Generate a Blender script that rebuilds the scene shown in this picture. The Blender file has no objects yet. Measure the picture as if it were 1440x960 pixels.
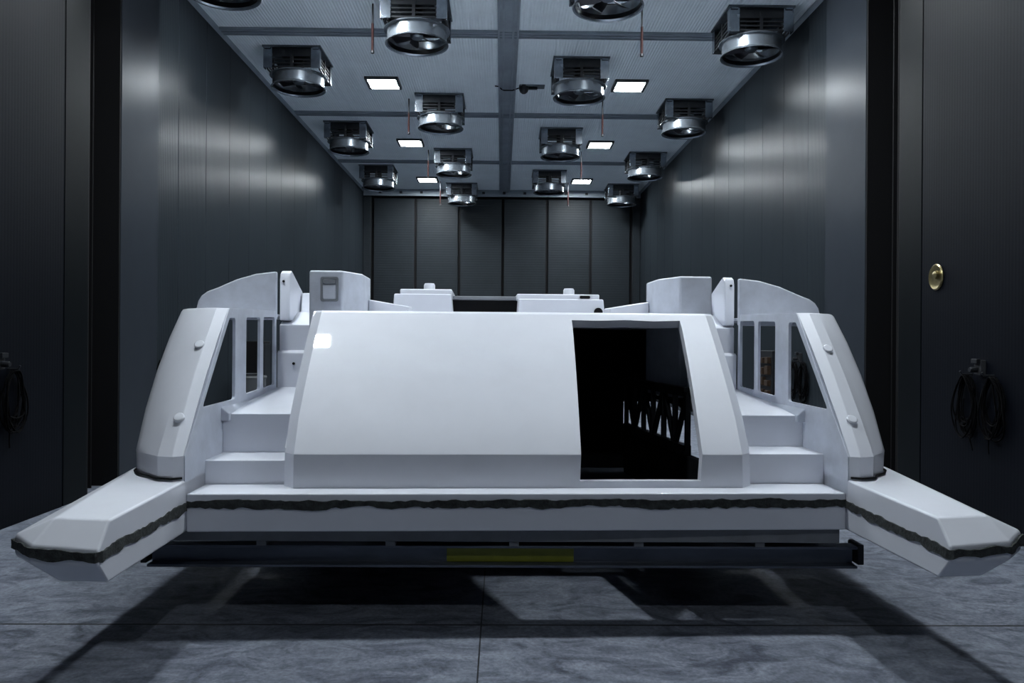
import bpy, bmesh, math, random
from mathutils import Vector, Matrix, Euler
random.seed(7)
SC = bpy.context.scene
COL = SC.collection
PI = math.pi

# ------------------------------------------------------------------ materials
def mat(name, base, rough=0.5, metal=0.0, spec=0.5, coat=0.0, var=0.0, var_scale=3.0,
        bump=0.0, bump_scale=60.0, rib=None, rib_pitch=0.05, rib_depth=0.004, rough_var=0.0,
        emit=None, stretch=(1, 1, 1)):
    m = bpy.data.materials.new(name)
    m.use_nodes = True
    nt = m.node_tree
    n = nt.nodes
    L = nt.links
    b = n['Principled BSDF']
    b.inputs['Base Color'].default_value = (*base, 1)
    b.inputs['Roughness'].default_value = rough
    b.inputs['Metallic'].default_value = metal
    b.inputs['Specular IOR Level'].default_value = spec
    b.inputs['Coat Weight'].default_value = coat
    b.inputs['Coat Roughness'].default_value = 0.035
    tc = n.new('ShaderNodeTexCoord')
    mp = n.new('ShaderNodeMapping')
    mp.inputs['Scale'].default_value = stretch
    L.new(tc.outputs['Object'], mp.inputs['Vector'])
    if var > 0 or rough_var > 0:
        nz = n.new('ShaderNodeTexNoise')
        nz.inputs['Scale'].default_value = var_scale
        nz.inputs['Detail'].default_value = 6
        nz.inputs['Roughness'].default_value = 0.62
        L.new(mp.outputs['Vector'], nz.inputs['Vector'])
        if var > 0:
            r = n.new('ShaderNodeValToRGB')
            r.color_ramp.elements[0].position = 0.3
            r.color_ramp.elements[1].position = 0.7
            r.color_ramp.elements[0].color = (*[c * (1 - var) for c in base], 1)
            r.color_ramp.elements[1].color = (*[min(1, c * (1 + var)) for c in base], 1)
            L.new(nz.outputs['Fac'], r.inputs['Fac'])
            L.new(r.outputs['Color'], b.inputs['Base Color'])
        if rough_var > 0:
            mr = n.new('ShaderNodeMapRange')
            mr.inputs['To Min'].default_value = max(0.03, rough - rough_var)
            mr.inputs['To Max'].default_value = min(1, rough + rough_var)
            L.new(nz.outputs['Fac'], mr.inputs['Value'])
            L.new(mr.outputs['Result'], b.inputs['Roughness'])
    height = None
    if bump > 0:
        nb = n.new('ShaderNodeTexNoise')
        nb.inputs['Scale'].default_value = bump_scale
        nb.inputs['Detail'].default_value = 4
        L.new(tc.outputs['Object'], nb.inputs['Vector'])
        bp = n.new('ShaderNodeBump')
        bp.inputs['Strength'].default_value = bump
        bp.inputs['Distance'].default_value = 0.01
        L.new(nb.outputs['Fac'], bp.inputs['Height'])
        L.new(bp.outputs['Normal'], b.inputs['Normal'])
        height = bp
    if rib:
        sx = n.new('ShaderNodeSeparateXYZ')
        L.new(tc.outputs['Object'], sx.inputs['Vector'])
        ml = n.new('ShaderNodeMath')
        ml.operation = 'MULTIPLY'
        ml.inputs[1].default_value = 2 * PI / rib_pitch
        L.new(sx.outputs[rib], ml.inputs[0])
        sn = n.new('ShaderNodeMath')
        sn.operation = 'SINE'
        L.new(ml.outputs[0], sn.inputs[0])
        bp2 = n.new('ShaderNodeBump')
        bp2.inputs['Strength'].default_value = 1.0
        bp2.inputs['Distance'].default_value = rib_depth
        L.new(sn.outputs[0], bp2.inputs['Height'])
        if height:
            L.new(height.outputs['Normal'], bp2.inputs['Normal'])
        L.new(bp2.outputs['Normal'], b.inputs['Normal'])
    if emit:
        b.inputs['Emission Color'].default_value = (*emit[0], 1)
        b.inputs['Emission Strength'].default_value = emit[1]
    return m

LAMP = 226.0
M = {}
M['gel'] = mat('white_gelcoat', (0.68, 0.70, 0.765), 0.5, spec=0.25, coat=0.4, var=0.03, var_scale=2.5)
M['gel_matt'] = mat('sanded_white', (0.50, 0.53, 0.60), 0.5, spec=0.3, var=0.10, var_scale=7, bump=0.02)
M['raw'] = mat('shade_black_laminate', (0.008, 0.009, 0.011), 0.9, spec=0.05, var=0.3, var_scale=12, bump=0.2)  # near-black, the shade inside the boat is put into this colour
M['black'] = mat('black_rubber_and_shade', (0.004, 0.004, 0.005), 0.7, spec=0.2)  # rubber, and painted shade in the boat's holes, groove and companionway
M['seam'] = mat('raw_joint_filler', (0.034, 0.038, 0.038), 0.9, var=0.7, var_scale=28, bump=0.9, bump_scale=70)
M['wall'] = mat('ribbed_wall_panel', (0.0195, 0.0245, 0.0295), 0.28, spec=0.03, var=0.06, var_scale=1.2,
                rib='Y', rib_pitch=0.036, rib_depth=0.0006, stretch=(1, 1, 0.3))
M['wall_back'] = mat('back_door_panel', (0.017, 0.0215, 0.026), 0.5, spec=0.15, var=0.08, var_scale=2, rib='Z', rib_pitch=0.09, rib_depth=0.001)
M['jamb'] = mat('smooth_jamb_steel', (0.027, 0.032, 0.040), 0.30, spec=0.025, var=0.05, var_scale=3)
M['leaf'] = mat('vignette_dark_leaf_panel', (0.0036, 0.0046, 0.0075), 0.5, spec=0.05, var=0.10, var_scale=1.5, rib='Y', rib_pitch=0.05, rib_depth=0.0002, stretch=(1, 1, 0.3))  # tone darkened to stand in for vignetting at the sides
M['leaf_edge'] = mat('dark_leaf_edge', (0.003, 0.0043, 0.0056), 0.45, spec=0.05, var=0.1, var_scale=3)
M['ceil'] = mat('ribbed_ceiling_panel', (0.76, 0.84, 0.885), 0.5, var=0.05, var_scale=1.5, rib='X', rib_pitch=0.055, rib_depth=0.003)
M['beam'] = mat('ceiling_strip_steel', (0.24, 0.28, 0.32), 0.45, metal=0.2, var=0.2, var_scale=5, stretch=(0.3, 0.3, 1))
M['galv'] = mat('galvanised_steel', (0.27, 0.30, 0.34), 0.25, metal=1.0, var=0.18, var_scale=9, rough_var=0.08)
M['ring'] = mat('spun_ring_steel', (0.30, 0.335, 0.375), 0.27, metal=0.75, var=0.12, var_scale=7)
M['ring_in'] = mat('ring_inside_shade', (0.012, 0.013, 0.016), 0.4, metal=0.4)  # near-black, stands in for the shade inside the fan ring
M['galv_dull'] = mat('dull_galvanised', (0.13, 0.15, 0.17), 0.42, metal=0.85, var=0.2, var_scale=8)
M['dark'] = mat('dark_steel', (0.018, 0.020, 0.024), 0.45, metal=0.5, var=0.2, var_scale=8)
M['blade'] = mat('fan_blade_alloy', (0.025, 0.025, 0.03), 0.3, metal=0.9)
M['diff'] = mat('lamp_diffuser', (0.8, 0.85, 0.85), 0.4, emit=((0.89, 0.96, 1.0), LAMP))
M['diff_small'] = mat('small_lamp_diffuser', (0.8, 0.85, 0.85), 0.4, emit=((0.89, 0.96, 1.0), LAMP * 3.2))
M['lampframe'] = mat('lamp_frame', (0.06, 0.065, 0.07), 0.4, metal=0.5)
M['red'] = mat('red_rod_paint', (0.013, 0.0017, 0.0017), 0.6, spec=0.15)
M['channel'] = mat('trolley_steel', (0.10, 0.115, 0.15), 0.4, metal=0.55, var=0.25, var_scale=6, stretch=(0.4, 1, 1))
M['plank'] = mat('grey_packing_plank', (0.17, 0.18, 0.20), 0.7, var=0.15, var_scale=5)
M['yellow'] = mat('yellow_green_paint', (0.20, 0.215, 0.016), 0.5, var=0.12, var_scale=10)
M['cable'] = mat('black_cable', (0.002, 0.002, 0.0025), 0.8, spec=0.05)
M['socket'] = mat('grey_socket_box', (0.03, 0.032, 0.036), 0.6, spec=0.2)
M['brass'] = mat('brass_plate', (0.30, 0.25, 0.13), 0.32, metal=1.0, var=0.2, var_scale=20)
M['brown'] = mat('brown_boxes', (0.030, 0.018, 0.011), 0.6, spec=0.2, var=0.5, var_scale=14)
M['grey_plastic'] = mat('grey_plastic', (0.07, 0.075, 0.08), 0.5)
M['orange'] = mat('orange_plastic', (0.45, 0.20, 0.02), 0.5)

def floor_mat():
    m = bpy.data.materials.new('stained_concrete')
    m.use_nodes = True
    nt = m.node_tree
    n = nt.nodes
    L = nt.links
    b = n['Principled BSDF']
    tc = n.new('ShaderNodeTexCoord')
    def noise(scale, detail, dist, mapscale=(1, 1, 1), rot=0):
        mp = n.new('ShaderNodeMapping')
        mp.inputs['Scale'].default_value = mapscale
        mp.inputs['Rotation'].default_value = (0, 0, rot)
        L.new(tc.outputs['Object'], mp.inputs['Vector'])
        z = n.new('ShaderNodeTexNoise')
        z.inputs['Scale'].default_value = scale
        z.inputs['Detail'].default_value = detail
        z.inputs['Roughness'].default_value = 0.62
        z.inputs['Distortion'].default_value = dist
        L.new(mp.outputs['Vector'], z.inputs['Vector'])
        return z
    z1 = noise(2.2, 8, 2.2, (1, 1.6, 1), 0.5)
    z2 = noise(34, 5, 0.4)
    r1 = n.new('ShaderNodeValToRGB')
    e = r1.color_ramp.elements
    e[0].position = 0.33; e[0].color = (0.066, 0.075, 0.103, 1)
    e[1].position = 0.66; e[1].color = (0.235, 0.260, 0.315, 1)
    k = e.new(0.5); k.color = (0.165, 0.182, 0.226, 1)
    L.new(z1.outputs['Fac'], r1.inputs['Fac'])
    r2 = n.new('ShaderNodeValToRGB')
    r2.color_ramp.elements[0].position = 0.30
    r2.color_ramp.elements[0].color = (0.62, 0.62, 0.62, 1)
    r2.color_ramp.elements[1].position = 0.72
    r2.color_ramp.elements[1].color = (1.2, 1.2, 1.2, 1)
    L.new(z2.outputs['Fac'], r2.inputs['Fac'])
    mx = n.new('ShaderNodeMix'); mx.data_type = 'RGBA'; mx.blend_type = 'MULTIPLY'
    mx.inputs[0].default_value = 1
    L.new(r1.outputs['Color'], mx.inputs[6]); L.new(r2.outputs['Color'], mx.inputs[7])
    # saw-cut joints in the slab
    sx = n.new('ShaderNodeSeparateXYZ')
    L.new(tc.outputs['Object'], sx.inputs['Vector'])
    def joint(axis, off, period, half):
        a = n.new('ShaderNodeMath'); a.operation = 'ADD'; a.inputs[1].default_value = off + 50 * period
        L.new(sx.outputs[axis], a.inputs[0])
        w = n.new('ShaderNodeMath'); w.operation = 'MODULO'; w.inputs[1].default_value = period
        L.new(a.outputs[0], w.inputs[0])
        c = n.new('ShaderNodeMath'); c.operation = 'LESS_THAN'; c.inputs[1].default_value = 2 * half
        L.new(w.outputs[0], c.inputs[0])
        return c
    j1 = joint('X', 0.13, 5.0, 0.005)
    j2 = joint('Y', -5.30, 5.0, 0.012)
    mxj = n.new('ShaderNodeMath'); mxj.operation = 'MAXIMUM'
    L.new(j1.outputs[0], mxj.inputs[0]); L.new(j2.outputs[0], mxj.inputs[1])
    m2 = n.new('ShaderNodeMix'); m2.data_type = 'RGBA'
    L.new(mxj.outputs[0], m2.inputs[0]); L.new(mx.outputs[2], m2.inputs[6])
    m2.inputs[7].default_value = (0.02, 0.022, 0.026, 1)
    L.new(m2.outputs[2], b.inputs['Base Color'])
    b.inputs['Roughness'].default_value = 0.5
    b.inputs['Specular IOR Level'].default_value = 0.3
    bp = n.new('ShaderNodeBump'); bp.inputs['Strength'].default_value = 0.25; bp.inputs['Distance'].default_value = 0.01
    L.new(z2.outputs['Fac'], bp.inputs['Height']); L.new(bp.outputs['Normal'], b.inputs['Normal'])
    return m
M['floor'] = floor_mat()

# ------------------------------------------------------------------ mesh helpers
class MB:
    def __init__(self):
        self.v = []
        self.f = []
    def add(self, vs, fs):
        o = len(self.v)
        self.v += [tuple(p) for p in vs]
        self.f += [tuple(i + o for i in f) for f in fs]
        return self
    def box(self, x0, x1, y0, y1, z0, z1):
        x0, x1 = min(x0, x1), max(x0, x1)
        vs = [(x, y, z) for z in (z0, z1) for y in (y0, y1) for x in (x0, x1)]
        return self.add(vs, [(0, 2, 3, 1), (4, 5, 7, 6), (0, 1, 5, 4), (2, 6, 7, 3), (0, 4, 6, 2), (1, 3, 7, 5)])
    def prism(self, pts, axis, a, b):
        """2-D outline pts extruded along axis from a to b; pts are the two remaining coordinates in xyz order"""
        n = len(pts)
        def mk(p, t):
            return {'x': (t, p[0], p[1]), 'y': (p[0], t, p[1]), 'z': (p[0], p[1], t)}[axis]
        vs = [mk(p, a) for p in pts] + [mk(p, b) for p in pts]
        fs = [tuple(range(n))[::-1], tuple(range(n, 2 * n))] + [(i, (i + 1) % n, n + (i + 1) % n, n + i) for i in range(n)]
        return self.add(vs, fs)
    def loft(self, rings, cap=True, closed=True):
        n = len(rings[0])
        vs = [p for r in rings for p in r]
        fs = []
        for k in range(len(rings) - 1):
            for i in range(n if closed else n - 1):
                j = (i + 1) % n
                fs.append((k * n + i, k * n + j, (k + 1) * n + j, (k + 1) * n + i))
        if cap:
            fs.append(tuple(range(n))[::-1])
            fs.append(tuple((len(rings) - 1) * n + i for i in range(n)))
        return self.add(vs, fs)
    def tube(self, pts, r, n=8, closed=False):
        pts = [Vector(p) for p in pts]
        rings = []
        N = len(pts)
        up = Vector((0.3, 0.2, 1)).normalized()
        for i, p in enumerate(pts):
            if closed:
                t = pts[(i + 1) % N] - pts[i - 1]
            else:
                t = pts[min(i + 1, N - 1)] - pts[max(i - 1, 0)]
            t.normalize()
            a = t.cross(up)
            if a.length < 1e-3:
                a = t.cross(Vector((1, 0, 0)))
            a.normalize()
            b = t.cross(a)
            rings.append([p + r * (math.cos(2 * PI * k / n) * a + math.sin(2 * PI * k / n) * b) for k in range(n)])
        if closed:
            rings.append(rings[0])
            return self.loft(rings, cap=False)
        return self.loft(rings)
    def bar(self, p, q, w, h):
        p, q = Vector(p), Vector(q)
        t = (q - p).normalized()
        a = t.cross(Vector((0, 0, 1)))
        if a.length < 1e-3:
            a = Vector((1, 0, 0))
        a.normalize()
        b = a.cross(t)
        ring = lambda c: [c + a * w / 2 + b * h / 2, c - a * w / 2 + b * h / 2, c - a * w / 2 - b * h / 2, c + a * w / 2 - b * h / 2]
        return self.loft([ring(p), ring(q)])
    def lathe(self, prof, c=(0, 0, 0), n=40, closed=True):
        rings = []
        for k in range(n):
            a = 2 * PI * k / n
            rings.append([(c[0] + r * math.cos(a), c[1] + r * math.sin(a), c[2] + z) for r, z in prof])
        rings.append(rings[0])
        return self.loft(rings, cap=False, closed=closed)
    def build(self, name, m, parent=None, bevel=0.0, seg=2, smooth=35, limit=30):
        me = bpy.data.meshes.new(name)
        me.from_pydata(self.v, [], self.f)
        bm = bmesh.new()
        bm.from_mesh(me)
        bmesh.ops.remove_doubles(bm, verts=bm.verts, dist=1e-5)
        bmesh.ops.recalc_face_normals(bm, faces=bm.faces)
        bm.to_mesh(me)
        bm.free()
        return link(name, me, m, parent, bevel, seg, smooth, limit)

def link(name, me, m, parent=None, bevel=0.0, seg=2, smooth=35, limit=30):
    me.name = name
    me.materials.clear()
    me.materials.append(m)
    for p in me.polygons:
        p.use_smooth = True
    me.set_sharp_from_angle(angle=math.radians(smooth))
    o = bpy.data.objects.new(name, me)
    COL.objects.link(o)
    o.parent = parent
    if bevel > 0:
        md = o.modifiers.new('soft_edges', 'BEVEL')
        md.width = bevel
        md.segments = seg
        md.limit_method = 'ANGLE'
        md.angle_limit = math.radians(limit)
        md.harden_normals = True
    return o

def rounded(pts, r, n=5):
    """round the corners of a 2-D polygon"""
    out = []
    N = len(pts)
    for i in range(N):
        p0, p, p1 = Vector(pts[i - 1]), Vector(pts[i]), Vector(pts[(i + 1) % N])
        rr = r[i] if isinstance(r, (list, tuple)) else r
        a = (p0 - p).normalized(); b = (p1 - p).normalized()
        d = min(rr, (p0 - p).length * 0.45, (p1 - p).length * 0.45)
        A, B = p + a * d, p + b * d
        for k in range(n + 1):
            t = k / n
            out.append(tuple((1 - t) ** 2 * A + 2 * t * (1 - t) * p + t * t * B))
    return out

def plate(outline, holes, thick, place):
    """flat plate with real holes; place maps (u, v, w) to xyz"""
    cu = bpy.data.curves.new('outline', 'CURVE')
    cu.dimensions = '2D'
    cu.fill_mode = 'BOTH'
    cu.extrude = thick / 2
    for poly in [outline] + holes:
        s = cu.splines.new('POLY')
        s.points.add(len(poly) - 1)
        for q, p in zip(s.points, poly):
            q.co = (p[0], p[1], 0, 1)
        s.use_cyclic_u = True
    o = bpy.data.objects.new('outline', cu)
    COL.objects.link(o)
    dg = bpy.context.evaluated_depsgraph_get()
    me = bpy.data.meshes.new_from_object(o.evaluated_get(dg))
    bpy.data.objects.remove(o)
    bpy.data.curves.remove(cu)
    for v in me.vertices:
        v.co = place(v.co.x, v.co.y, v.co.z)
    bm = bmesh.new()
    bm.from_mesh(me)
    bmesh.ops.remove_doubles(bm, verts=bm.verts, dist=1e-5)
    bmesh.ops.recalc_face_normals(bm, faces=bm.faces)
    bm.to_mesh(me)
    bm.free()
    return me

def empty(name, loc, rz=0.0):
    o = bpy.data.objects.new(name, None)
    COL.objects.link(o)
    o.location = loc
    o.rotation_euler = (0, 0, rz)
    o.empty_display_size = 0.2
    return o

def tag(o, label, cat, group=None):
    o['label'] = label
    o['category'] = cat
    if group:
        o['group'] = group
    return o

def struct(o, label=None):
    o['kind'] = 'structure'
    if label:
        o['label'] = label
    return o

def copy_tree(o, parent=None):
    c = o.copy()
    COL.objects.link(c)
    c.parent = parent
    for ch in o.children:
        copy_tree(ch, c)
    return c

# ------------------------------------------------------------------ hall
WX = 5.2          # half width of the hall
CZ = 7.62         # ceiling height
Y0, Y1 = -12.0, 29.0
struct(MB().box(-WX - 1.4, WX + 1.4, Y0 - 0.2, Y1 + 0.4, -0.15, 0).build('floor', M['floor']), 'stained grey concrete floor with sawn joints')
struct(MB().box(-WX - 1.4, WX + 1.4, Y0 - 0.2, Y1 + 0.4, CZ, CZ + 0.15).build('ceiling', M['ceil']), 'grey finely ribbed ceiling panels')
struct(MB().box(-WX - 1.4, WX + 1.4, Y0 - 0.2, Y0, 0, CZ).build('wall_front', M['leaf']), 'dark panelled wall behind the camera')
struct(MB().box(-WX - 1.4, WX + 1.4, Y1 + 0.1, Y1 + 0.3, 0, CZ).build('wall_back', M['wall_back']), 'far end wall behind the panelled door')

JL = dict(leaf_end=9.02, post_end=9.55, jamb0=10.35, jamb1=11.45)
JR = dict(leaf_end=9.26, post_end=9.80, jamb0=10.72, jamb1=12.05)
trim_no = 1
for s, side, J in ((-1, 'left', JL), (1, 'right', JR)):
    # inner hall wall: 1.15 m panels with real joints between them
    mb = MB()
    y = J['jamb1'] - 0.2
    while y < Y1 + 0.1:
        y2 = min(y + 1.15, Y1 + 0.1)
        mb.box(s * WX, s * (WX + 0.12), y + 0.004, y2 - 0.004, 0, CZ)
        y = y2
    mb.box(s * (WX + 0.006), s * (WX + 0.13), J['jamb1'] - 0.2, Y1 + 0.1, 0, CZ)
    struct(mb.build('wall_' + side, M['wall'], bevel=0.004, seg=1), 'tall ribbed grey panel wall on the %s of the hall' % side)
    # cornice
    struct(MB().prism([(s * WX, CZ), (s * (WX - 0.05), CZ), (s * (WX - 0.05), CZ - 0.02), (s * WX, CZ - 0.09)], 'y', J['jamb1'], Y1)
           .build('trim_%d' % trim_no, M['beam'], bevel=0.006), 'steel cornice where the %s wall meets the ceiling' % side); trim_no += 1
    struct(MB().box(s * WX, s * (WX - 0.03), J['jamb1'] + 0.05, Y1, 0, 0.14).build('baseboard_' + side, M['jamb'], bevel=0.004))
    # smooth jamb panel by the door gap
    struct(MB().box(s * (WX - 0.10), s * (WX + 0.3), J['jamb0'], J['jamb1'], 0, CZ).build('trim_%d' % trim_no, M['jamb'], bevel=0.006),
           'smooth steel jamb on the %s of the door opening' % side); trim_no += 1
    # deep black gap with rubber seal fins
    mb = MB().box(s * (WX + 0.75), s * (WX + 0.85), J['post_end'] - 0.1, J['jamb0'] + 0.1, 0, CZ)
    mb.box(s * (WX - 0.09), s * (WX + 0.8), J['jamb0'] - 0.03, J['jamb0'] + 0.0, 0, CZ)
    mb.box(s * (WX - 0.09), s * (WX + 0.8), J['post_end'], J['post_end'] + 0.03, 0, CZ)
    for k in range(1, 4):
        yy = J['post_end'] + (J['jamb0'] - J['post_end']) * k / 4
        mb.box(s * (WX + 0.02 + 0.05 * k), s * (WX + 0.8), yy - 0.015, yy + 0.015, 0, CZ)
    struct(mb.build('trim_%d' % trim_no, M['black']), 'black rubber-lined gap of the %s door track' % side); trim_no += 1
    # frame post next to the gap
    struct(MB().box(s * (WX - 0.10), s * (WX + 0.3), J['leaf_end'] + 0.012, J['post_end'], 0, CZ).build('trim_%d' % trim_no, M['leaf_edge'], bevel=0.008),
           'narrow dark steel post edging the %s door gap' % side); trim_no += 1
    # leaf lining the near part of the hall, vignetting put into its tone
    mb = MB()
    y = J['leaf_end'] - 0.012
    first = True
    while y > Y0:
        y2 = max(y - 2.3, Y0)
        mb.box(s * (WX - 0.10), s * (WX + 0.3), y2 + (0.003 if y2 > Y0 else 0), y, 0, CZ)
        y = y2 - 0.003
    mb.box(s * (WX - 0.09), s * (WX + 0.28), Y0, J['leaf_end'] + 0.1, 0, CZ)
    struct(mb.build('door_%d' % (2 if s < 0 else 3), M['leaf'], bevel=0.003, seg=1), 'tall sliding door leaf darkened for vignetting, lining the %s of the near hall' % side)

# far panelled door
d1 = struct(empty('door_1', (0.0, Y1, 0)), 'six-panel grey folding door closing the far end')
edges = [-4.86, -3.25, -1.61, 0.03, 1.69, 3.34, 4.86]
for a, b in zip(edges, edges[1:]):
    MB().box(a + 0.05, b - 0.05, -0.10, 0.05, 0, 7.30).build('panel', M['wall_back'], d1, bevel=0.01)
MB().box(-5.0, 5.0, -0.02, 0.09, 0, 7.40).build('seal', M['black'], d1)
for s in (-1, 1):
    MB().box(s * 4.92, s * 5.19, -0.22, 0.06, 0, 7.45).build('post', M['wall_back'], d1, bevel=0.01)
mb = MB().box(-5.18, 5.18, -0.30, 0.08, 7.42, 7.61)
mb.box(-5.18, 5.18, -0.34, -0.28, 7.36, 7.44)
mb.build('header', M['beam'], d1, bevel=0.008)
mb = MB()
for k in range(13):
    x = -4.6 + k * 0.77
    mb.box(x, x + 0.10, -0.36, -0.30, 7.45, 7.53)
mb.build('bracket', M['dark'], d1)

# ceiling strips and tray
for y in (9.0, 14.1, 19.15, 24.2):
    mb = MB().box(-WX + 0.05, WX - 0.05, y - 0.13, y + 0.13, CZ - 0.03, CZ)
    for q in (-0.12, 0.0, 0.12):
        mb.box(-WX + 0.05, WX - 0.05, y + q - 0.014, y + q + 0.014, CZ - 0.055, CZ - 0.02)
    struct(mb.build('ceiling_beam', M['beam'], bevel=0.004, seg=1), 'grey steel strip across the ceiling')
mb = MB().box(-0.08, 0.26, Y0, Y1, CZ - 0.04, CZ)
for x in (-0.085, 0.0, 0.18, 0.265):
    mb.box(x - 0.018, x + 0.018, Y0, Y1, CZ - 0.09, CZ - 0.02)
struct(mb.build('ceiling_track', M['beam'], bevel=0.004, seg=1), 'long steel cable track down the middle of the ceiling')

# ------------------------------------------------------------------ ceiling lamps
def make_lamp():
    r = empty('ceiling_light', (0, 0, CZ))
    mb = MB()
    a, b = 0.36, 0.30
    for x0, x1, y0, y1 in ((-a, a, -a, -b), (-a, a, b, a), (-a, -b, -b, b), (b, a, -b, b)):
        mb.box(x0, x1, y0, y1, -0.055, 0)
    mb.build('frame', M['lampframe'], r, bevel=0.006)
    MB().box(-b, b, -b, b, -0.05, -0.005).build('diffuser', M['diff'], r, bevel=0.004)
    return r
lamp0 = make_lamp()
first = True
for side, x in (('left', -2.62), ('right', 2.78)):
    for i, y in enumerate((11.8, 16.85, 21.9, 26.9)):
        o = lamp0 if first else copy_tree(lamp0)
        first = False
        o.location = (x, y, CZ)
        pos = ['nearest of four', 'largest in view', 'second largest in view', 'smallest in view'][i]
        tag(o, 'lit square ceiling lamp, %s side of the cable track, %s' % (side, pos), 'ceiling light', 'square lamps in two rows on the ceiling')
# compact bright lamps above and before the boat
def make_spot():
    r = empty('ceiling_spotlight', (0, 0, CZ))
    MB().box(-0.20, 0.20, -0.20, 0.20, -0.04, 0).build('housing', M['lampframe'], r, bevel=0.006)
    MB().box(-0.165, 0.165, -0.165, 0.165, -0.055, -0.038).build('diffuser', M['diff_small'], r, bevel=0.004)
    return r
o = make_spot()
o.location = (-2.62, 6.2, CZ)
tag(o, 'compact bright square lamp above the left hull of the boat', 'ceiling light', 'compact lamps over the boat')
o = copy_tree(o)
o.location = (2.78, 6.2, CZ)
tag(o, 'compact bright square lamp above the right hull of the boat', 'ceiling light', 'compact lamps over the boat')
o = copy_tree(o)  # added fill lamp, out of view, to lighten the upright faces
o.location = (0.75, -1.5, CZ)
o.scale = (0.66, 0.66, 1)
tag(o, 'small added fill lamp over the dark near hall, out of view', 'ceiling light', 'compact lamps over the boat')
# ------------------------------------------------------------------ ceiling fans
def make_fan():
    r = empty('ceiling_fan', (0, 0, CZ))
    MB().box(-0.56, 0.56, -0.56, 0.56, -0.035, 0).build('mount_plate', M['galv_dull'], r, bevel=0.004)
    for sx in (-1, 1):
        for sy in (-1, 1):
            mb = MB()
            mb.box(sx * 0.37, sx * 0.54, sy * 0.525 - 0.008, sy * 0.525 + 0.008, -0.43, -0.03)
            mb.box(sx * 0.525, sx * 0.54, min(sy * 0.40, sy * 0.53), max(sy * 0.40, sy * 0.53), -0.43, -0.03)
            mb.box(sx * 0.40, sx * 0.52, sy * 0.535 - 0.02, sy * 0.535 + 0.02, -0.07, -0.035)
            mb.build('post', M['galv'], r, bevel=0.003, seg=1)
    mb = MB().box(-0.30, 0.30, -0.30, 0.30, -0.08, -0.03)
    mb.lathe([(0, -0.07), (0.10, -0.07), (0.10, -0.40), (0.08, -0.43), (0, -0.43)], n=24)
    mb.build('motor', M['dark'], r, bevel=0.01)
    mb = MB()
    for s in (-1, 1):
        for k, z in enumerate((-0.19, -0.26, -0.33, -0.40)):
            mb.box(-0.38, 0.38, s * 0.505 - 0.012, s * 0.505 + 0.012, z - 0.012, z + 0.012)
            mb.box(s * 0.505 - 0.012, s * 0.505 + 0.012, -0.40, 0.40, z - 0.012, z + 0.012)
        mb.box(-0.025, 0.025, s * 0.505 - 0.02, s * 0.505 + 0.02, -0.43, -0.10)
        mb.box(s * 0.505 - 0.02, s * 0.505 + 0.02, -0.025, 0.025, -0.43, -0.10)
    mb.box(-0.38, 0.38, -0.511, -0.499, -0.19, -0.03)
    mb.build('guard', M['dark'], r)
    MB().lathe([(0.48, -0.425), (0.555, -0.425), (0.558, -0.432), (0.555, -0.440), (0.500, -0.442), (0.500, -0.628),
                (0.515, -0.650), (0.535, -0.662), (0.530, -0.670), (0.505, -0.664), (0.486, -0.640)], n=56).build('ring', M['ring'], r, smooth=28)
    MB().lathe([(0.484, -0.43), (0.487, -0.43), (0.487, -0.638), (0.484, -0.638)], n=56).build('ring_shade_sleeve', M['ring_in'], r)
    MB().lathe([(0, -0.42), (0.11, -0.42), (0.115, -0.44), (0.115, -0.53), (0.085, -0.56), (0, -0.565)], n=24, closed=False).build('hub', M['galv_dull'], r)
    for k in range(7):
        a = 2 * PI * k / 7
        rings = []
        for t, w, tw in ((0.10, 0.10, 0.75), (0.25, 0.15, 0.6), (0.465, 0.17, 0.42)):
            ring = []
            for u, th in ((-0.5, 0.003), (0, 0.009), (0.5, 0.003), (0.5, -0.003), (0, -0.004), (-0.5, -0.003)):
                lx, ly, lz = t, u * w * math.cos(tw), -0.50 + u * w * math.sin(tw) + th
                ring.append((lx * math.cos(a) - ly * math.sin(a), lx * math.sin(a) + ly * math.cos(a), lz))
            rings.append(ring)
        MB().loft(rings).build('blade', M['blade'], r)
    mb = MB()
    for k in range(3):
        a = 2 * PI * k / 3 + 0.4
        mb.bar((0, 0, -0.45), (0.49 * math.cos(a), 0.49 * math.sin(a), -0.45), 0.03, 0.02)
    mb.build('spider', M['dark'], r)
    return r
fan0 = make_fan()
first = True
FANS = [('along the left wall', -2.93, (11.2, 15.35, 20.4, 25.3)),
        ('left of the cable track', -1.46, (13.0, 18.1, 23.1, 28.0)),
        ('right of the cable track', 1.56, (11.45, 15.75, 20.8, 25.8)),
        ('along the right wall', 4.33, (13.35, 18.3, 23.3, 27.9))]
FANS[0] = ('along the left wall', -4.07, (11.2, 15.35, 20.4, 25.3))
NTH = ['nearest', 'second', 'third', 'farthest']
for row, x, ys in FANS:
    for i, y in enumerate(ys):
        o = fan0 if first else copy_tree(fan0)
        first = False
        o.location = (x, y, CZ)
        tag(o, 'galvanised ceiling ring fan, %s of four in the row %s' % (NTH[i], row), 'ceiling fan', 'ring fans hung under the ceiling')

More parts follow.
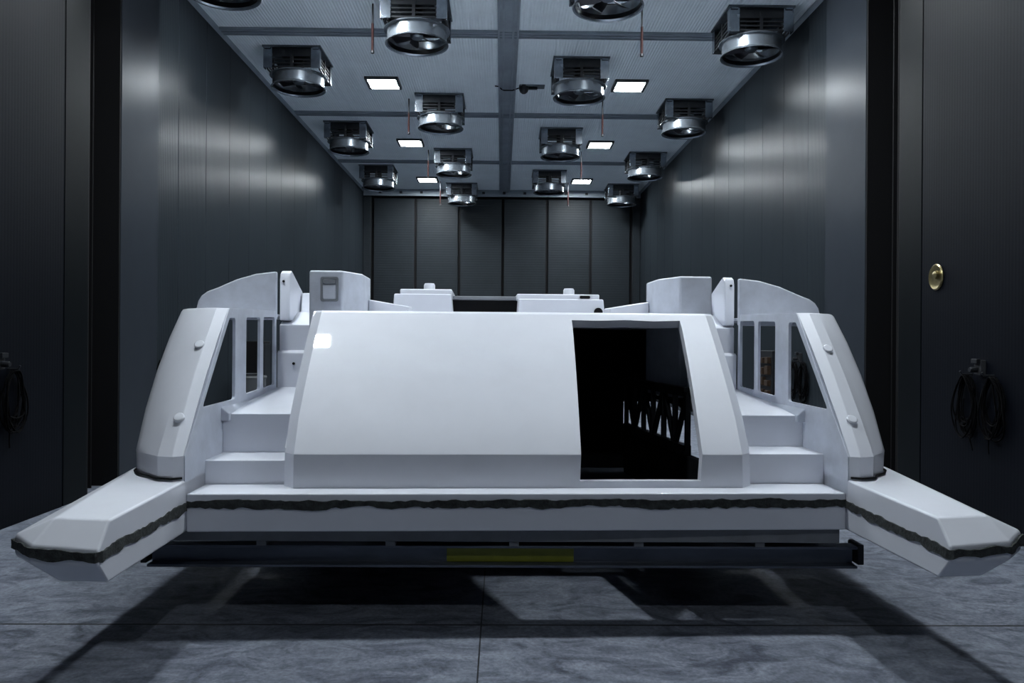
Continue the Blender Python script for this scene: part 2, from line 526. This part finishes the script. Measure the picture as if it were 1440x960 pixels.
# ------------------------------------------------------------------ hanging rods
def make_rod():
    r = empty('hanging_rod', (0, 0, CZ))
    MB().tube([(0, 0, 0), (0, 0, -0.34)], 0.016, 10).build('upper_tube', M['dark'], r)
    MB().tube([(0, 0, -0.33), (0, 0, -0.80)], 0.022, 10).build('lower_sleeve', M['red'], r)['label'] = 'dark red lower sleeve'
    MB().lathe([(0, -0.79), (0.03, -0.79), (0.03, -0.83), (0, -0.84)], n=12, closed=False).build('tip', M['dark'], r)
    return r
rod0 = make_rod()
first = True
for side, x in (('left', -2.2), ('right', 2.34)):
    for i, y in enumerate((12.95, 18.0, 22.8, 27.3)):
        o = rod0 if first else copy_tree(rod0)
        first = False
        o.location = (x, y, CZ)
        tag(o, 'thin dark red hanging rod, %s of four, %s of the cable track' % (NTH[i], side), 'hanging rod', 'thin red rods hanging from the ceiling')

# ------------------------------------------------------------------ ceiling sensor
r = empty('ceiling_sensor', (0.46, 17.0, CZ))
tag(r, 'small black dome sensor on a bracket beside the ceiling cable track', 'sensor')
MB().box(-0.10, 0.46, -0.10, 0.12, -0.03, 0).build('bracket', M['galv_dull'], r, bevel=0.004)
MB().lathe([(0, 0), (0.11, 0), (0.11, -0.08), (0.085, -0.14), (0.04, -0.175), (0, -0.18)], n=20, closed=False).build('dome', M['dark'], r)
MB().bar((0.02, 0.0, -0.06), (0.30, 0.02, -0.05), 0.07, 0.05).build('arm', M['dark'], r, bevel=0.01)
MB().tube([(-0.05, 0, -0.03), (-0.16, 0.0, -0.07), (-0.25, 0, -0.105), (-0.44, 0, -0.105), (-0.50, 0.02, -0.07), (-0.56, 0.0, -0.02), (-0.64, 0.0, -0.012)], 0.013, 8).build('cable', M['cable'], r)

# ------------------------------------------------------------------ boat deck moulding
BX, BY = 0.135, 4.75
BOAT = empty('boat_deck', (BX * 1.1, BY * 1.1, 1.96 - 1.17 * 1.1), math.radians(1.6))
BOAT.scale = (1.1, 1.1, 1.1)
tag(BOAT, 'large white boat deck moulding with sloping front, cut doorway and stairs at both sides', 'boat')
def L_(p):                      # hull coordinates measured from the hall origin -> boat-local
    return (p[0], p[1] - BY, p[2] - 0.79)
def bb(mb, *a, **k):
    mb.v = [L_(p) for p in mb.v]
    return mb.build(*a, **k)
ZD = 1.023    # aft deck level
ZT = 2.183    # coachroof level

# sloping centre shell with the doorway cut out
prof = [(4.905, 1.00), (4.91, ZD), (4.912, 1.068), (4.925, 1.235), (4.935, 1.252)]
A, B = Vector((4.935, 1.252)), Vector((5.80, 2.168))
for t in (0.2, 0.4, 0.6, 0.79, 0.878, 0.95):
    p = A.lerp(B, t) + Vector((-0.727, 0.687)) * 0.027 * math.sin(PI * t)
    prof.append(tuple(p))
prof += [(5.80, 2.168), (5.83, ZT), (5.95, ZT)]
r0, r1 = 2, 10
xs = [-1.53, -1.452, -0.6, 0.0, 0.434, 0.63, 0.83, 1.03, 1.225, 1.452, 1.53]
def off(x):
    return 0.085 if abs(x) > 1.5 else 0.0
mb = MB()
vid = {}
for i, x in enumerate(xs):
    for j, (y, z) in enumerate(prof):
        xx = x
        if j <= 4 and abs(x) > 1.4:
            xx = x * 0.992
        zz = z
        if 4 <= i <= 8:             # the cut-out narrows and leans towards the sill
            q = min(1, max(0, (z - 1.068) / (2.06 - 1.068)))
            xl, xr = 0.382 + 0.040 * q, 1.165 + 0.077 * q
            xx = xl + (xr - xl) * (x - 0.434) / (1.225 - 0.434)
        if j == r1 and 4 <= i <= 8:
            zz += random.uniform(-0.006, 0.006)
        vid[i, j] = len(mb.v)
        mb.v.append((xx, y + off(x), zz))
for i in range(len(xs) - 1):
    for j in range(len(prof) - 1):
        if 4 <= i < 8 and r0 <= j < r1:
            continue
        mb.f.append((vid[i, j], vid[i + 1, j], vid[i + 1, j + 1], vid[i, j + 1]))
shell = bb(mb, 'front_shell', M['gel'], BOAT, smooth=14)
md = shell.modifiers.new('thickness', 'SOLIDIFY')
md.thickness = 0.075
md.offset = -1
md = shell.modifiers.new('soft_edges', 'BEVEL')
md.width = 0.010; md.segments = 2; md.limit_method = 'ANGLE'; md.angle_limit = math.radians(25); md.harden_normals = True

# coachroof and body sides behind the shell
mb = MB().box(-1.45, 1.45, 5.88, 7.0, ZT - 0.06, ZT)
mb.box(-1.45, 1.45, 7.0, 11.0, ZT - 0.10, ZT)
for s in (-1, 1):
    mb.box(s * 1.53, s * 1.45, 5.93, 11.0, 1.40, ZT - 0.002)
    mb.prism([(5.02, 1.02), (5.50, 1.02), (5.50, 1.80), (5.02, 1.26)], 'x', s * 1.52, s * 1.46)
    mb.prism([(5.02, 1.26), (5.88, 1.40), (5.88, ZT - 0.004)], 'x', s * 1.525, s * 1.45)
bb(mb, 'coachroof', M['gel'], BOAT, bevel=0.006)
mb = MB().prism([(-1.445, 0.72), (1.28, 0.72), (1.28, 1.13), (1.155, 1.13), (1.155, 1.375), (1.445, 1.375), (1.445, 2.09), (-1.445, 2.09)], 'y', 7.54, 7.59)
bb(mb, 'bulkhead', M['raw'], BOAT)['label'] = 'inner bulkhead with shade put into its near-black colour'
for s in (-1, 1):  # linings added to darken the lit inner sides behind the doorway
    bb(MB().box(s * 1.448, s * 1.425, 6.32, 7.53, 1.42, 2.10), 'shade_lining', M['raw'], BOAT)['label'] = 'added near-black lining that puts shade on the inner sides'

# aft deck lip
mb = MB().box(-2.04, 2.04, 4.74, 4.955, 0.79, ZD)
for s in (-1, 1):
    mb.box(s * 2.04, s * 1.40, 4.90, 5.12, 0.79, ZD - 0.0005)
bb(mb, 'deck_lip', M['gel'], BOAT, bevel=0.010)

def strip(path, ztop, zbot, step=0.028, proud=0.007, seed=1):
    """ragged raw band along a path of (x, y, nx, ny) corners"""
    rnd = random.Random(seed)
    rings = []
    jt = jb = 0
    for (p, q) in zip(path, path[1:]):
        L = math.dist(p[:2], q[:2])
        n = max(2, int(L / step))
        for k in range(n + (1 if q is path[-1] else 0)):
            t = k / n
            x, y = p[0] + (q[0] - p[0]) * t, p[1] + (q[1] - p[1]) * t
            nx, ny = p[2] + (q[2] - p[2]) * t, p[3] + (q[3] - p[3]) * t
            a0 = p[4] + (q[4] - p[4]) * t
            jt = 0.7 * jt + rnd.uniform(-0.006, 0.006)
            jb = 0.7 * jb + rnd.uniform(-0.008, 0.008)
            h = proud + rnd.uniform(0, 0.005)
            zt, zb = ztop + jt + a0, zbot + jb + a0
            rings.append([(x - nx * 0.03, y - ny * 0.03, zt), (x + nx * h, y + ny * h, zt), (x + nx * (h + rnd.uniform(-.004, .004)), y + ny * (h + rnd.uniform(-.004, .004)), (zt + zb) / 2 + rnd.uniform(-0.008, 0.008)),
                          (x + nx * h, y + ny * h, zb), (x - nx * 0.03, y - ny * 0.03, zb)])
    return MB().loft(rings)
bb(strip([(-2.035, 4.74, 0, -1, 0), (2.035, 4.74, 0, -1, 0)], 0.982, 0.936, seed=3), 'joint_strip', M['seam'], BOAT, smooth=20)['label'] = 'ragged dark raw joint along the lip'

for s in (-1, 1):
    X = lambda v: s * v
    up = -0.028 if s < 0 else -0.045      # upper works sit a touch lower than drawn, more so to starboard
    tread = 1.178 if s < 0 else 1.222
    # ---- projecting platform arm
    T0, T1, T2, T3 = (2.04, 5.35, 1.12), (2.04, 3.78, 1.09), (2.32, 3.82, 1.092), (2.55, 5.35, 1.12)
    Aa, Bb, Ee = (2.04, 3.67, 0.968), (2.365, 3.70, 0.985), (2.535, 3.86, 1.0)
    A2, B2, E2, R2, I2 = (2.04, 3.67, 0.90), (2.365, 3.70, 0.90), (2.535, 3.86, 0.90), (2.55, 5.35, 0.90), (2.04, 5.35, 0.90)
    A3, B3, E3, R3, I3 = (2.04, 3.77, 0.79), (2.27, 3.785, 0.79), (2.43, 3.95, 0.79), (2.43, 5.35, 0.79), (2.04, 5.35, 0.79)
    V = [T0, T1, T2, T3, Aa, Bb, Ee, A2, B2, E2, R2, I2, A3, B3, E3, R3, I3]
    F = [(0, 1, 2, 3), (2, 6, 3), (1, 4, 5, 2), (2, 5, 6), (4, 7, 8, 5), (5, 8, 9, 6), (6, 9, 10, 3), (0, 11, 7, 4, 1), (3, 10, 11, 0),
         (7, 12, 13, 8), (8, 13, 14, 9), (9, 14, 15, 10), (11, 16, 12, 7), (10, 15, 16, 11), (12, 16, 15, 14, 13)]
    arm = bb(MB().add([(X(p[0]), p[1], p[2]) for p in V], F), 'platform_arm', M['gel'], BOAT, bevel=0.014, seg=3, limit=8)
    path = [(X(2.04), 4.735, X(-1), 0, 0), (X(2.04), 3.69, X(-1), 0, -0.012), (X(2.055), 3.672, X(-.3), -1, -0.012), (X(2.365), 3.70, X(0.25), -1, 0.0), (X(2.535), 3.86, X(1), -.7, 0.012), (X(2.55), 5.2, X(1), 0, 0.03)]
    bb(strip(path, 0.972, 0.925, seed=5 + s), 'joint_strip', M['seam'], arm, smooth=20)['label'] = 'ragged dark raw joint around the arm'
    # ---- hull cowl: sloping nose over a vertical band
    def sec(y0, z, k=1.0, dx=0.0):
        dx += (z - 1.085) * 0.036 - (0.075 if s > 0 else 0.045)
        pts = [(2.045, 0.0), (2.10 + 0.03 * (1 - k), -0.035), (2.20, -0.005), (2.32, 0.075), (2.42, 0.165), (2.49, 0.28), (2.53, 0.42), (2.54, 0.65)]
        outer = [(X(a + (dx if a > 2.3 else 0)), y0 + b, z) for a, b in pts]
        inner = [(X(a), y0 + b, z) for a, b in [(2.50 + dx, 0.65), (2.46 + dx, 0.42), (2.36 + dx, 0.22), (2.22, 0.10), (2.085, 0.07)]]
        return outer + inner
    rings = [sec(4.72, 1.085), sec(4.715, 1.255), sec(4.745, 1.30, 0.9), sec(4.90, 1.50, 0.8, 0.012), sec(5.10, 1.74, 0.6, 0.014), sec(5.31, 1.97, 0.5, 0.006), sec(5.505, 2.165, 0.4, -0.01), sec(5.53, ZT, 0.4, -0.015)]
    cowl = bb(MB().loft(rings), 'hull_cowl', M['gel'], BOAT, bevel=0.006, limit=35, smooth=21)
    for (yy, zz, xx) in ((5.235, 1.925, 2.145), (4.842, 1.475, 2.125)):
        nrm = Vector((0, -0.76, 0.65))
        c = Vector((X(xx), yy, zz))
        a = Vector((1, 0, 0)); b = nrm.cross(a)
        rg = []
        for rr, hh in ((0.034, -0.03), (0.034, 0.004), (0.027, 0.010), (0.006, 0.011)):
            rg.append([c + nrm * hh + rr * (math.cos(2 * PI * k / 20) * a + math.sin(2 * PI * k / 20) * b) for k in range(20)])
        bb(MB().loft([[tuple(p) for p in q] for q in rg]), 'cap', M['gel'], cowl, smooth=30)
    # black tube painting in the groove's shade where the cowl meets the arm
    g0 = sec(4.708, 1.121)[:8]
    bb(MB().tube([(p[0] * 1.004, p[1], 1.124) for p in g0], 0.007, 6), 'groove_shade_line', M['black'], cowl)['label'] = 'dark line painted as groove shade at the cowl foot'
    # ---- inner side wall with three window openings
    outl = [(4.72, 1.00), (4.72, 1.255), (5.51, 2.17), (5.53, ZT), (6.78, 2.212), (6.80, 1.40), (5.5, 1.40), (5.5, 1.0)]
    w1 = rounded([(5.005, 1.522), (5.66, 1.528), (5.66, 2.118), (5.53, 2.114)], [0.04, 0.03, 0.03, 0.02])
    w2 = rounded([(5.92, 1.548), (6.29, 1.560), (6.29, 2.142), (5.92, 2.130)], 0.03)
    w3 = rounded([(6.38, 1.562), (6.73, 1.575), (6.73, 2.155), (6.38, 2.146)], 0.03)
    me = plate(outl, [w1, w2, w3], 0.022, lambda u, v, w: L_((X(2.051 + w), u, v)))
    link('side_wall', me, M['gel_matt'], BOAT, bevel=0.005, limit=40)
    # ---- hull top and low outer side
    mb = MB().prism([(X(2.065), 6.10), (X(2.43), 6.10), (X(2.74), 6.72), (X(2.74), 7.6), (X(2.065), 7.6)], 'z', ZT - 0.025, ZT + 0.005)
    bb(mb, 'hull_top', M['gel'], BOAT, bevel=0.006)
    mb = MB().prism([(X(2.08), 0.80), (X(2.43), 0.80), (X(2.55), 0.92), (X(2.55), 1.36), (X(2.50), 1.39), (X(2.08), 1.39)], 'y', 5.33, 7.4)
    bb(mb, 'hull_side', M['gel'], BOAT, bevel=0.01)
    # ---- stairs up to the side deck
    st = [(5.06, 0.95), (5.06, tread), (5.40, tread + 0.002), (5.40, 1.448), (6.85, 1.548), (6.85, 1.498), (5.46, 1.395), (5.46, tread - 0.05), (5.11, tread - 0.05), (5.11, 0.95)]
    bb(MB().prism(st, 'x', X(1.46), X(2.045)), 'stair', M['gel'], BOAT, bevel=0.008)
    # deck-side fillet along the wall
    bb(MB().prism([(X(2.045), 1.40), (X(1.985), 1.40), (X(1.985), 1.452), (X(2.0), 1.462), (X(2.045), 1.50)], 'y', 5.36, 6.0), 'wall_foot', M['gel_matt'], BOAT, bevel=0.008)
    # ---- stepped wall at the far end of the side deck
    sw = [(6.83, 1.45), (6.83, 1.847), (6.855, 1.866), (6.90, 1.866), (6.90, 2.095), (6.93, 2.106), (7.20, 2.22), (7.62, 2.24), (7.62, 1.45)]
    wall = bb(MB().prism(sw, 'x', X(1.45), X(2.045)), 'step_wall', M['gel'], BOAT, bevel=0.008)
    bb(MB().add(*(lambda m: (m.v, m.f))(MB().tube([(X(1.90), 6.82, 1.753), (X(1.90), 6.84, 1.753)], 0.012, 12))), 'drain', M['black'], wall)['label'] = 'small dark drain hole'
    mb = MB().prism([(7.12, 2.10), (7.25, 2.24), (7.30, 2.402), (8.2, 2.402), (8.2, 2.10)], 'x', X(1.62), X(1.94))
    bb(mb, 'coaming_block', M['gel'], BOAT, bevel=0.012)
    # ---- upright fin
    fz = [(a, b + up) for a, b in [(6.90, 2.16), (6.90, 2.532), (6.92, 2.585), (6.97, 2.609), (7.03, 2.59), (7.48, 2.412), (8.0, 2.395), (8.0, 2.16)]]
    me = MB().prism(fz, 'x', X(1.955), X(2.045))
    fin = bb(me, 'fin', M['gel'], BOAT, bevel=0.012, seg=3, limit=40)
    bb(MB().tube([(X(2.01), 6.892, 2.48), (X(2.01), 6.91, 2.48)], 0.011, 10), 'bolt_hole', M['black'], fin)['label'] = 'small dark hole near the tip'
    # ---- curved coaming panel standing on the hull top
    cz = [(1.915, 2.15), (1.915, 2.545), (2.08, 2.525), (2.237, 2.478), (2.383, 2.412), (2.47, 2.378), (2.515, 2.345), (2.543, 2.30), (2.562, 2.22), (2.565, 2.15)]
    ko = 1.08 if s > 0 else 1.0
    me = MB().prism([(X((1.915 + (a - 1.915) * ko) * 1.062), 1.96 + (b + up - 1.96) * 1.065) for a, b in cz], 'y', 6.74, 6.80)
    for xx in (2.20, 2.45):
        me.prism([(6.795, 2.15), (7.05, 2.15), (6.795, 2.38)], 'x', X(xx), X(xx + 0.03))
    bb(me, 'coaming_panel', M['gel_matt'], BOAT, bevel=0.016, seg=3, limit=40, smooth=25)
    # ---- locker tower
    k = 0.0
    pl = [(X(1.655), 6.30), (X(1.385), 6.30), (X(1.265), 6.60), (X(1.265), 7.05), (X(1.655), 7.05)]
    tower = bb(MB().prism(pl, 'z', 1.50, 2.555 + up), 'locker_tower', M['gel_matt'], BOAT, bevel=0.018, seg=3)
    if s < 0:
        cx, cz_ = -1.49, 2.375
        mb = MB()
        o_, i_ = rounded([(-0.072, -0.10), (0.072, -0.10), (0.072, 0.10), (-0.072, 0.10)], 0.02), rounded([(-0.055, -0.083), (0.055, -0.083), (0.055, 0.083), (-0.055, 0.083)], 0.014)
        me = plate(o_, [i_], 0.012, lambda u, v, w: L_((cx + u, 6.298 + w, cz_ + v)))
        hf = link('hatch_frame', me, M['plank'], tower)
        bb(MB().box(cx - 0.053, cx + 0.053, 6.293, 6.31, cz_ - 0.081, cz_ + 0.035), 'hatch_lid', M['gel_matt'], tower, bevel=0.004)
        bb(MB().box(cx - 0.05, cx + 0.05, 6.290, 6.31, cz_ + 0.042, cz_ + 0.078), 'latch', M['plank'], tower, bevel=0.004)
    # ---- low ridge between tower and console
    mb = MB().loft([[(X(1.26), 6.9, 2.16), (X(1.26), 6.9, 2.325), (X(1.26), 7.2, 2.335), (X(1.26), 7.4, 2.16)],
                    [(X(0.90), 6.9, 2.16), (X(0.90), 6.9, 2.265), (X(0.90), 7.2, 2.275), (X(0.90), 7.4, 2.16)]])
    bb(mb, 'ridge', M['gel'], BOAT, bevel=0.01)

# centre consoles with a black block painting in the companionway shade between them
def console(x0, x1, z, lid0, lid1, capx, slot=None):
    c = bb(MB().prism([(x0 - 0.015, 2.15), (x0, z), (x1, z), (x1 + 0.02, 2.15)], 'y', 7.3, 8.3), 'console', M['gel'], BOAT, bevel=0.012)
    bb(MB().box(lid0, lid1, 7.36, 8.2, z - 0.01, z + 0.050), 'lid', M['gel'], c, bevel=0.012)
    bb(MB().lathe([(0, 0.07), (0.045, 0.068), (0.055, 0.05), (0.055, -0.02), (0, -0.02)], (capx, 7.5, z + 0.045), 18, closed=False), 'cap', M['gel'], c)
    if slot:
        bb(MB().prism(rounded([(slot - 0.05, z + 0.008), (slot + 0.05, z + 0.008), (slot + 0.05, z + 0.036), (slot - 0.05, z + 0.036)], 0.014), 'y', 7.354, 7.37), 'slot', M['black'], c)['label'] = 'small black slot'
    return c
console(-1.08, -0.54, 2.405, -1.03, -0.535, -0.76)
c = console(0.10, 0.91, 2.368, 0.085, 0.88, 0.60, 0.74)
bb(MB().tube([(0.86, 7.285, 2.245), (0.86, 7.32, 2.245)], 0.042, 20), 'port', M['black'], c)['label'] = 'round black port'
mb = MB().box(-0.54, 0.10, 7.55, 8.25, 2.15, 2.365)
bb(mb, 'companionway', M['black'], BOAT)['label'] = 'black block painted as the recess shade between the two consoles'
bb(MB().box(-0.53, 0.09, 7.50, 8.28, 2.362, 2.400), 'companionway_top', M['plank'], BOAT, bevel=0.008)
# deck behind, closing the moulding
mb = MB().box(-2.05, 2.05, 7.6, 12.6, 1.37, 1.42)
for s in (-1, 1):
    mb.box(s * 2.0, s * 2.05, 8.0, 12.6, 1.37, 1.60)
bb(mb, 'far_deck', M['gel'], BOAT, bevel=0.006)

# ------------------------------------------------------------------ steel trolley under the boat
T = empty('steel_trolley', (0.033, 5.39, -0.196))
T.scale = (1.1, 1.1, 1.1)
tag(T, 'long dark steel trolley frame carrying the white boat deck', 'trolley')
def tb(mb, *a, **k):
    mb.v = [(p[0], p[1] - 4.9, p[2]) for p in mb.v]
    return mb.build(*a, **k)
mb = MB()
ch = [(4.86, 0.528), (4.86, 0.545), (4.935, 0.545), (4.935, 0.650), (4.86, 0.650), (4.86, 0.667), (4.96, 0.667), (4.96, 0.528)]
mb.prism(ch, 'x', -2.25, 2.25)
tb(mb, 'front_channel', M['channel'], T, bevel=0.003, seg=1)
tb(MB().box(-0.37, 0.445, 4.925, 4.937, 0.548, 0.647), 'painted_patch', M['yellow'], T, bevel=0.002)['label'] = 'yellow-green painted stretch of the front channel'
tb(MB().box(-2.12, 2.12, 4.83, 4.97, 0.700, 0.789), 'packing_plank', M['plank'], T, bevel=0.004)
for x in (-1.53, -0.72, 0.06, 0.85, 1.62):
    tb(MB().box(x - 0.03, x + 0.03, 4.85, 4.95, 0.667, 0.700), 'spacer', M['plank'], T)
for s in (-1, 1):
    tb(MB().box(s * 1.75, s * 1.55, 4.96, 12.0, 0.50, 0.66), 'side_beam', M['channel'], T, bevel=0.006)
    tb(MB().box(s * 1.07, s * 2.05, 5.0, 5.81, 0.664, 0.69), 'light_block_plate', M['dark'], T)  # added plate, blocks stray light on the floor below
    tb(MB().box(s * 2.27, s * 2.31, 4.90, 5.05, 0.54, 0.67), 'end_bracket', M['dark'], T, bevel=0.006)
    for y in (7.1, 11.6):
        lg = tb(MB().box(s * 1.72, s * 1.58, y - 0.06, y + 0.06, 0.375, 0.51), 'leg', M['dark'], T, bevel=0.006)
        m_ = MB().lathe([(0.03, -0.04), (0.10, -0.04), (0.112, -0.03), (0.112, 0.03), (0.10, 0.04), (0.03, 0.04)], n=24)
        m_.v = [(s * 1.65 + p[2], y + p[0], 0.291 + p[1]) for p in m_.v]
        tb(m_, 'wheel', M['black'], lg)
        m_ = MB().box(s * 1.65 - 0.06, s * 1.65 - 0.05, y - 0.04, y + 0.04, 0.26, 0.385)
        m_.box(s * 1.65 + 0.05, s * 1.65 + 0.06, y - 0.04, y + 0.04, 0.26, 0.385)
        tb(m_, 'fork', M['dark'], lg)
for y in (7.1, 9.4, 11.8):
    tb(MB().box(-1.56, 1.56, y - 0.06, y + 0.06, 0.51, 0.64), 'crossbeam', M['channel'], T, bevel=0.005)
tb(MB().box(-1.6, 1.6, 5.82, 11.9, 0.662, 0.69), 'light_cut_plate', M['dark'], T)  # added plate, front edge set to cut off the doorway's light patch
tb(MB().bar((1.12, 4.95, 0.61), (0.90, 5.85, 0.61), 0.09, 0.09), 'brace', M['channel'], T, bevel=0.004)
mb = MB()
for x in (-1.2, 1.2):
    mb.box(x - 0.06, x + 0.06, 10.0, 10.12, 0.69, 1.366)
    mb.box(x - 0.06, x + 0.06, 12.0 - 0.14, 12.0, 0.60, 1.366)
tb(mb, 'strut', M['dark'], T)
# lattice truss inside the hull
PA, PB = Vector((1.405, 5.88, 0)), Vector((1.20, 7.5, 0))
mb = MB()
P = lambda t, z: tuple(PA.lerp(PB, t) + Vector((0, 0, z)))
mb.bar(P(0, 1.13), P(1, 1.13), 0.06, 0.08)
mb.bar(P(0, 1.58), P(1, 1.58), 0.06, 0.07)
for k in range(7):
    t = k / 6
    mb.bar(P(t, 1.13), P(t, 1.58), 0.04, 0.04)
    if k < 6:
        t2 = (k + 1) / 6
        a, b = (1.13, 1.58) if k % 2 else (1.58, 1.13)
        mb.bar(P(t, a), P(t2, b), 0.035, 0.035)
tr = tb(mb, 'truss', M['dark'], T)
mb = MB()
mb.bar(P(-0.24, 0.89), P(1, 0.89), 0.05, 0.42)
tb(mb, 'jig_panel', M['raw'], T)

# ------------------------------------------------------------------ things on the walls
def coil_mesh(seed, h=0.62, w=0.34, loops=9):
    rnd = random.Random(seed)
    mb = MB()
    for k in range(loops):
        hh = h * rnd.uniform(0.75, 1.12)
        ww = w * rnd.uniform(0.62, 1.05)
        x = rnd.uniform(0.0, 0.05)
        oy = rnd.uniform(-0.02, 0.02)
        tilt = rnd.uniform(-0.10, 0.10)
        pts = []
        for i in range(28):
            a = 2 * PI * i / 28
            sq = 1.0 - 0.22 * math.cos(a)       # narrower at the hook
            yy = 0.5 * ww * math.sin(a) * sq + oy
            zz = -hh / 2 + hh / 2 * math.cos(a)
            pts.append((0.03 + x + 0.012 * math.sin(3 * a + k), yy + tilt * zz, zz + rnd.uniform(-0.004, 0.004)))
        mb.tube(pts, 0.0085, 6, closed=True)
    # loose tail
    pts = [(0.04, 0.04 + 0.10 * math.sin(t * 3 + seed), -0.25 - 0.55 * t) for t in [i / 8 for i in range(9)]]
    mb.tube(pts, 0.007, 6)
    return mb
SPOTS = [('the dark near wall at the left edge', -1, WX - 0.10, 7.82), ('the dark near wall below the brass plate', 1, WX - 0.10, 8.06),
         ('the hall wall beside the left cowl', -1, WX, 11.95), ('the hall wall seen through the right windows', 1, WX, 13.25)]
for i, (where, s, x, y) in enumerate(SPOTS):
    r = empty('wall_socket', (s * x, y, 1.62))
    r.rotation_euler = (0, 0, 0 if s < 0 else PI)
    tag(r, 'grey socket box above two cable coils on ' + where, 'socket', 'socket boxes with cable coils on the walls')
    MB().box(0, 0.06, -0.06, 0.06, 0.02, 0.18).build('box', M['socket'], r, bevel=0.01)
    MB().box(0.05, 0.10, -0.05, 0.05, 0.14, 0.19).build('cover', M['dark'], r, bevel=0.006)
    m_ = MB().lathe([(0, 0), (0.03, 0), (0.03, 0.06), (0.024, 0.075), (0, 0.075)], n=16, closed=False)
    m_.v = [(0.07 + p[2], p[0], 0.075 + p[1]) for p in m_.v]
    m_.build('plug', M['dark'], r)
    for q in (-1, 1):
        m_ = MB().tube([(0.0, q * 0.19, 0.02), (0.11, q * 0.19, 0.02), (0.13, q * 0.19, 0.055)], 0.011, 8)
        m_.build('hook', M['dark'], r)
    for q, nm in ((-1, 'nearer'), (1, 'farther')):
        yq = y + q * 0.22
        c = coil_mesh(20 + i * 2 + q).build('hanging_cable_coil', M['cable'], smooth=60)
        c.location = (s * x, yq, 1.625)
        c.rotation_euler = (0, 0, 0 if s < 0 else PI)
        tag(c, 'black cable coil, %s one on %s' % (nm, where), 'cable', 'black cable coils hung on the walls')

# brass oval plate on the right leaf
r = empty('wall_plate', (WX - 0.10, 8.93, 2.75))
tag(r, 'round brass plate with a raised centre on the dark right door leaf', 'plate')
m_ = MB().lathe([(0, 0), (0.15, 0), (0.155, 0.012), (0.14, 0.025), (0.12, 0.018), (0.06, 0.02), (0, 0.02)], n=32, closed=False)
m_.v = [(-p[2], p[0] * 0.95, p[1]) for p in m_.v]
m_.build('disc', M['brass'], r)
m_ = MB().lathe([(0, 0.02), (0.05, 0.02), (0.045, 0.05), (0.02, 0.06), (0, 0.06)], n=20, closed=False)
m_.v = [(-p[2], p[0] - 0.03, p[1] + 0.02) for p in m_.v]
m_.build('knob', M['brass'], r)

# control panel on the right wall, seen through the window
r = empty('wall_control_panel', (WX - 0.005, 14.65, 0.90))
tag(r, 'dark control panel with brown modules on the hall wall, seen through the right windows', 'panel')
MB().box(-0.16, 0, -0.46, 0.46, 0.0, 0.92).build('body', M['dark'], r, bevel=0.01)
for i in range(4):
    for k in range(3):
        h = random.uniform(0.10, 0.17)
        MB().box(-0.23, -0.155, -0.38 + k * 0.28, -0.38 + k * 0.28 + random.uniform(0.14, 0.22), 0.05 + i * 0.21, 0.05 + i * 0.21 + h).build('module', M['brown'], r, bevel=0.006)
# equipment cabinet by the left wall
r = empty('equipment_cabinet', (-WX + 0.03, 15.9, 0))
tag(r, 'black equipment cabinet against the hall wall, seen through the left windows', 'cabinet')
MB().box(0, 0.28, -0.40, 0.40, 0.10, 1.93).build('body', M['black'], r, bevel=0.012)
MB().box(0.28, 0.295, -0.38, -0.01, 0.16, 1.88).build('door', M['dark'], r, bevel=0.005)
MB().box(0.28, 0.295, 0.01, 0.38, 0.16, 1.88).build('door', M['dark'], r, bevel=0.005)
MB().box(0.293, 0.32, -0.08, -0.05, 0.9, 1.15).build('handle', M['galv_dull'], r, bevel=0.004)
MB().box(0.03, 0.25, -0.37, 0.37, 0, 0.10).build('plinth', M['dark'], r)
r = empty('storage_drum', (-WX + 0.45, 14.6, 0))
tag(r, 'round grey drum standing before the black cabinet', 'drum')
MB().lathe([(0, 0), (0.30, 0), (0.31, 0.03), (0.29, 0.08), (0.29, 1.2), (0.31, 1.25), (0.30, 1.28), (0, 1.28)], n=36, closed=False).build('body', M['grey_plastic'], r)
MB().lathe([(0, 1.28), (0.24, 1.28), (0.235, 1.32), (0, 1.33)], n=30, closed=False).build('lid', M['dark'], r)
# orange fitting seen low through the right window
r = empty('wall_bracket', (WX - 0.10, 11.35, 0.98))
tag(r, 'small orange bracket low on the steel jamb behind the right cowl', 'bracket')
MB().box(-0.10, 0, -0.13, 0.13, 0, 0.05).build('arm', M['orange'], r, bevel=0.01)
MB().box(-0.03, 0, -0.15, 0.15, -0.06, 0.09).build('base_plate', M['dark'], r, bevel=0.006)

# ------------------------------------------------------------------ world, camera, view
w = bpy.data.worlds.new('world')
SC.world = w
w.use_nodes = True
w.node_tree.nodes['Background'].inputs[0].default_value = (0.01, 0.012, 0.016, 1)
w.node_tree.nodes['Background'].inputs[1].default_value = 0.2

cam = bpy.data.cameras.new('camera')
cam.sensor_width = 36
cam.lens = 27
cam.clip_end = 200
co = bpy.data.objects.new('camera', cam)
COL.objects.link(co)
rot = Euler((PI / 2, 0, math.radians(-0.8)), 'XYZ').to_matrix() @ Matrix.Rotation(math.radians(0.4), 3, 'Z')
co.matrix_world = Matrix.Translation((0, 0, 1.96)) @ rot.to_4x4()
SC.camera = co
vs = SC.view_settings
vs.view_transform = 'Standard'
vs.look = 'None'
vs.exposure = 0.0
vs.gamma = 1
vs.use_curve_mapping = False
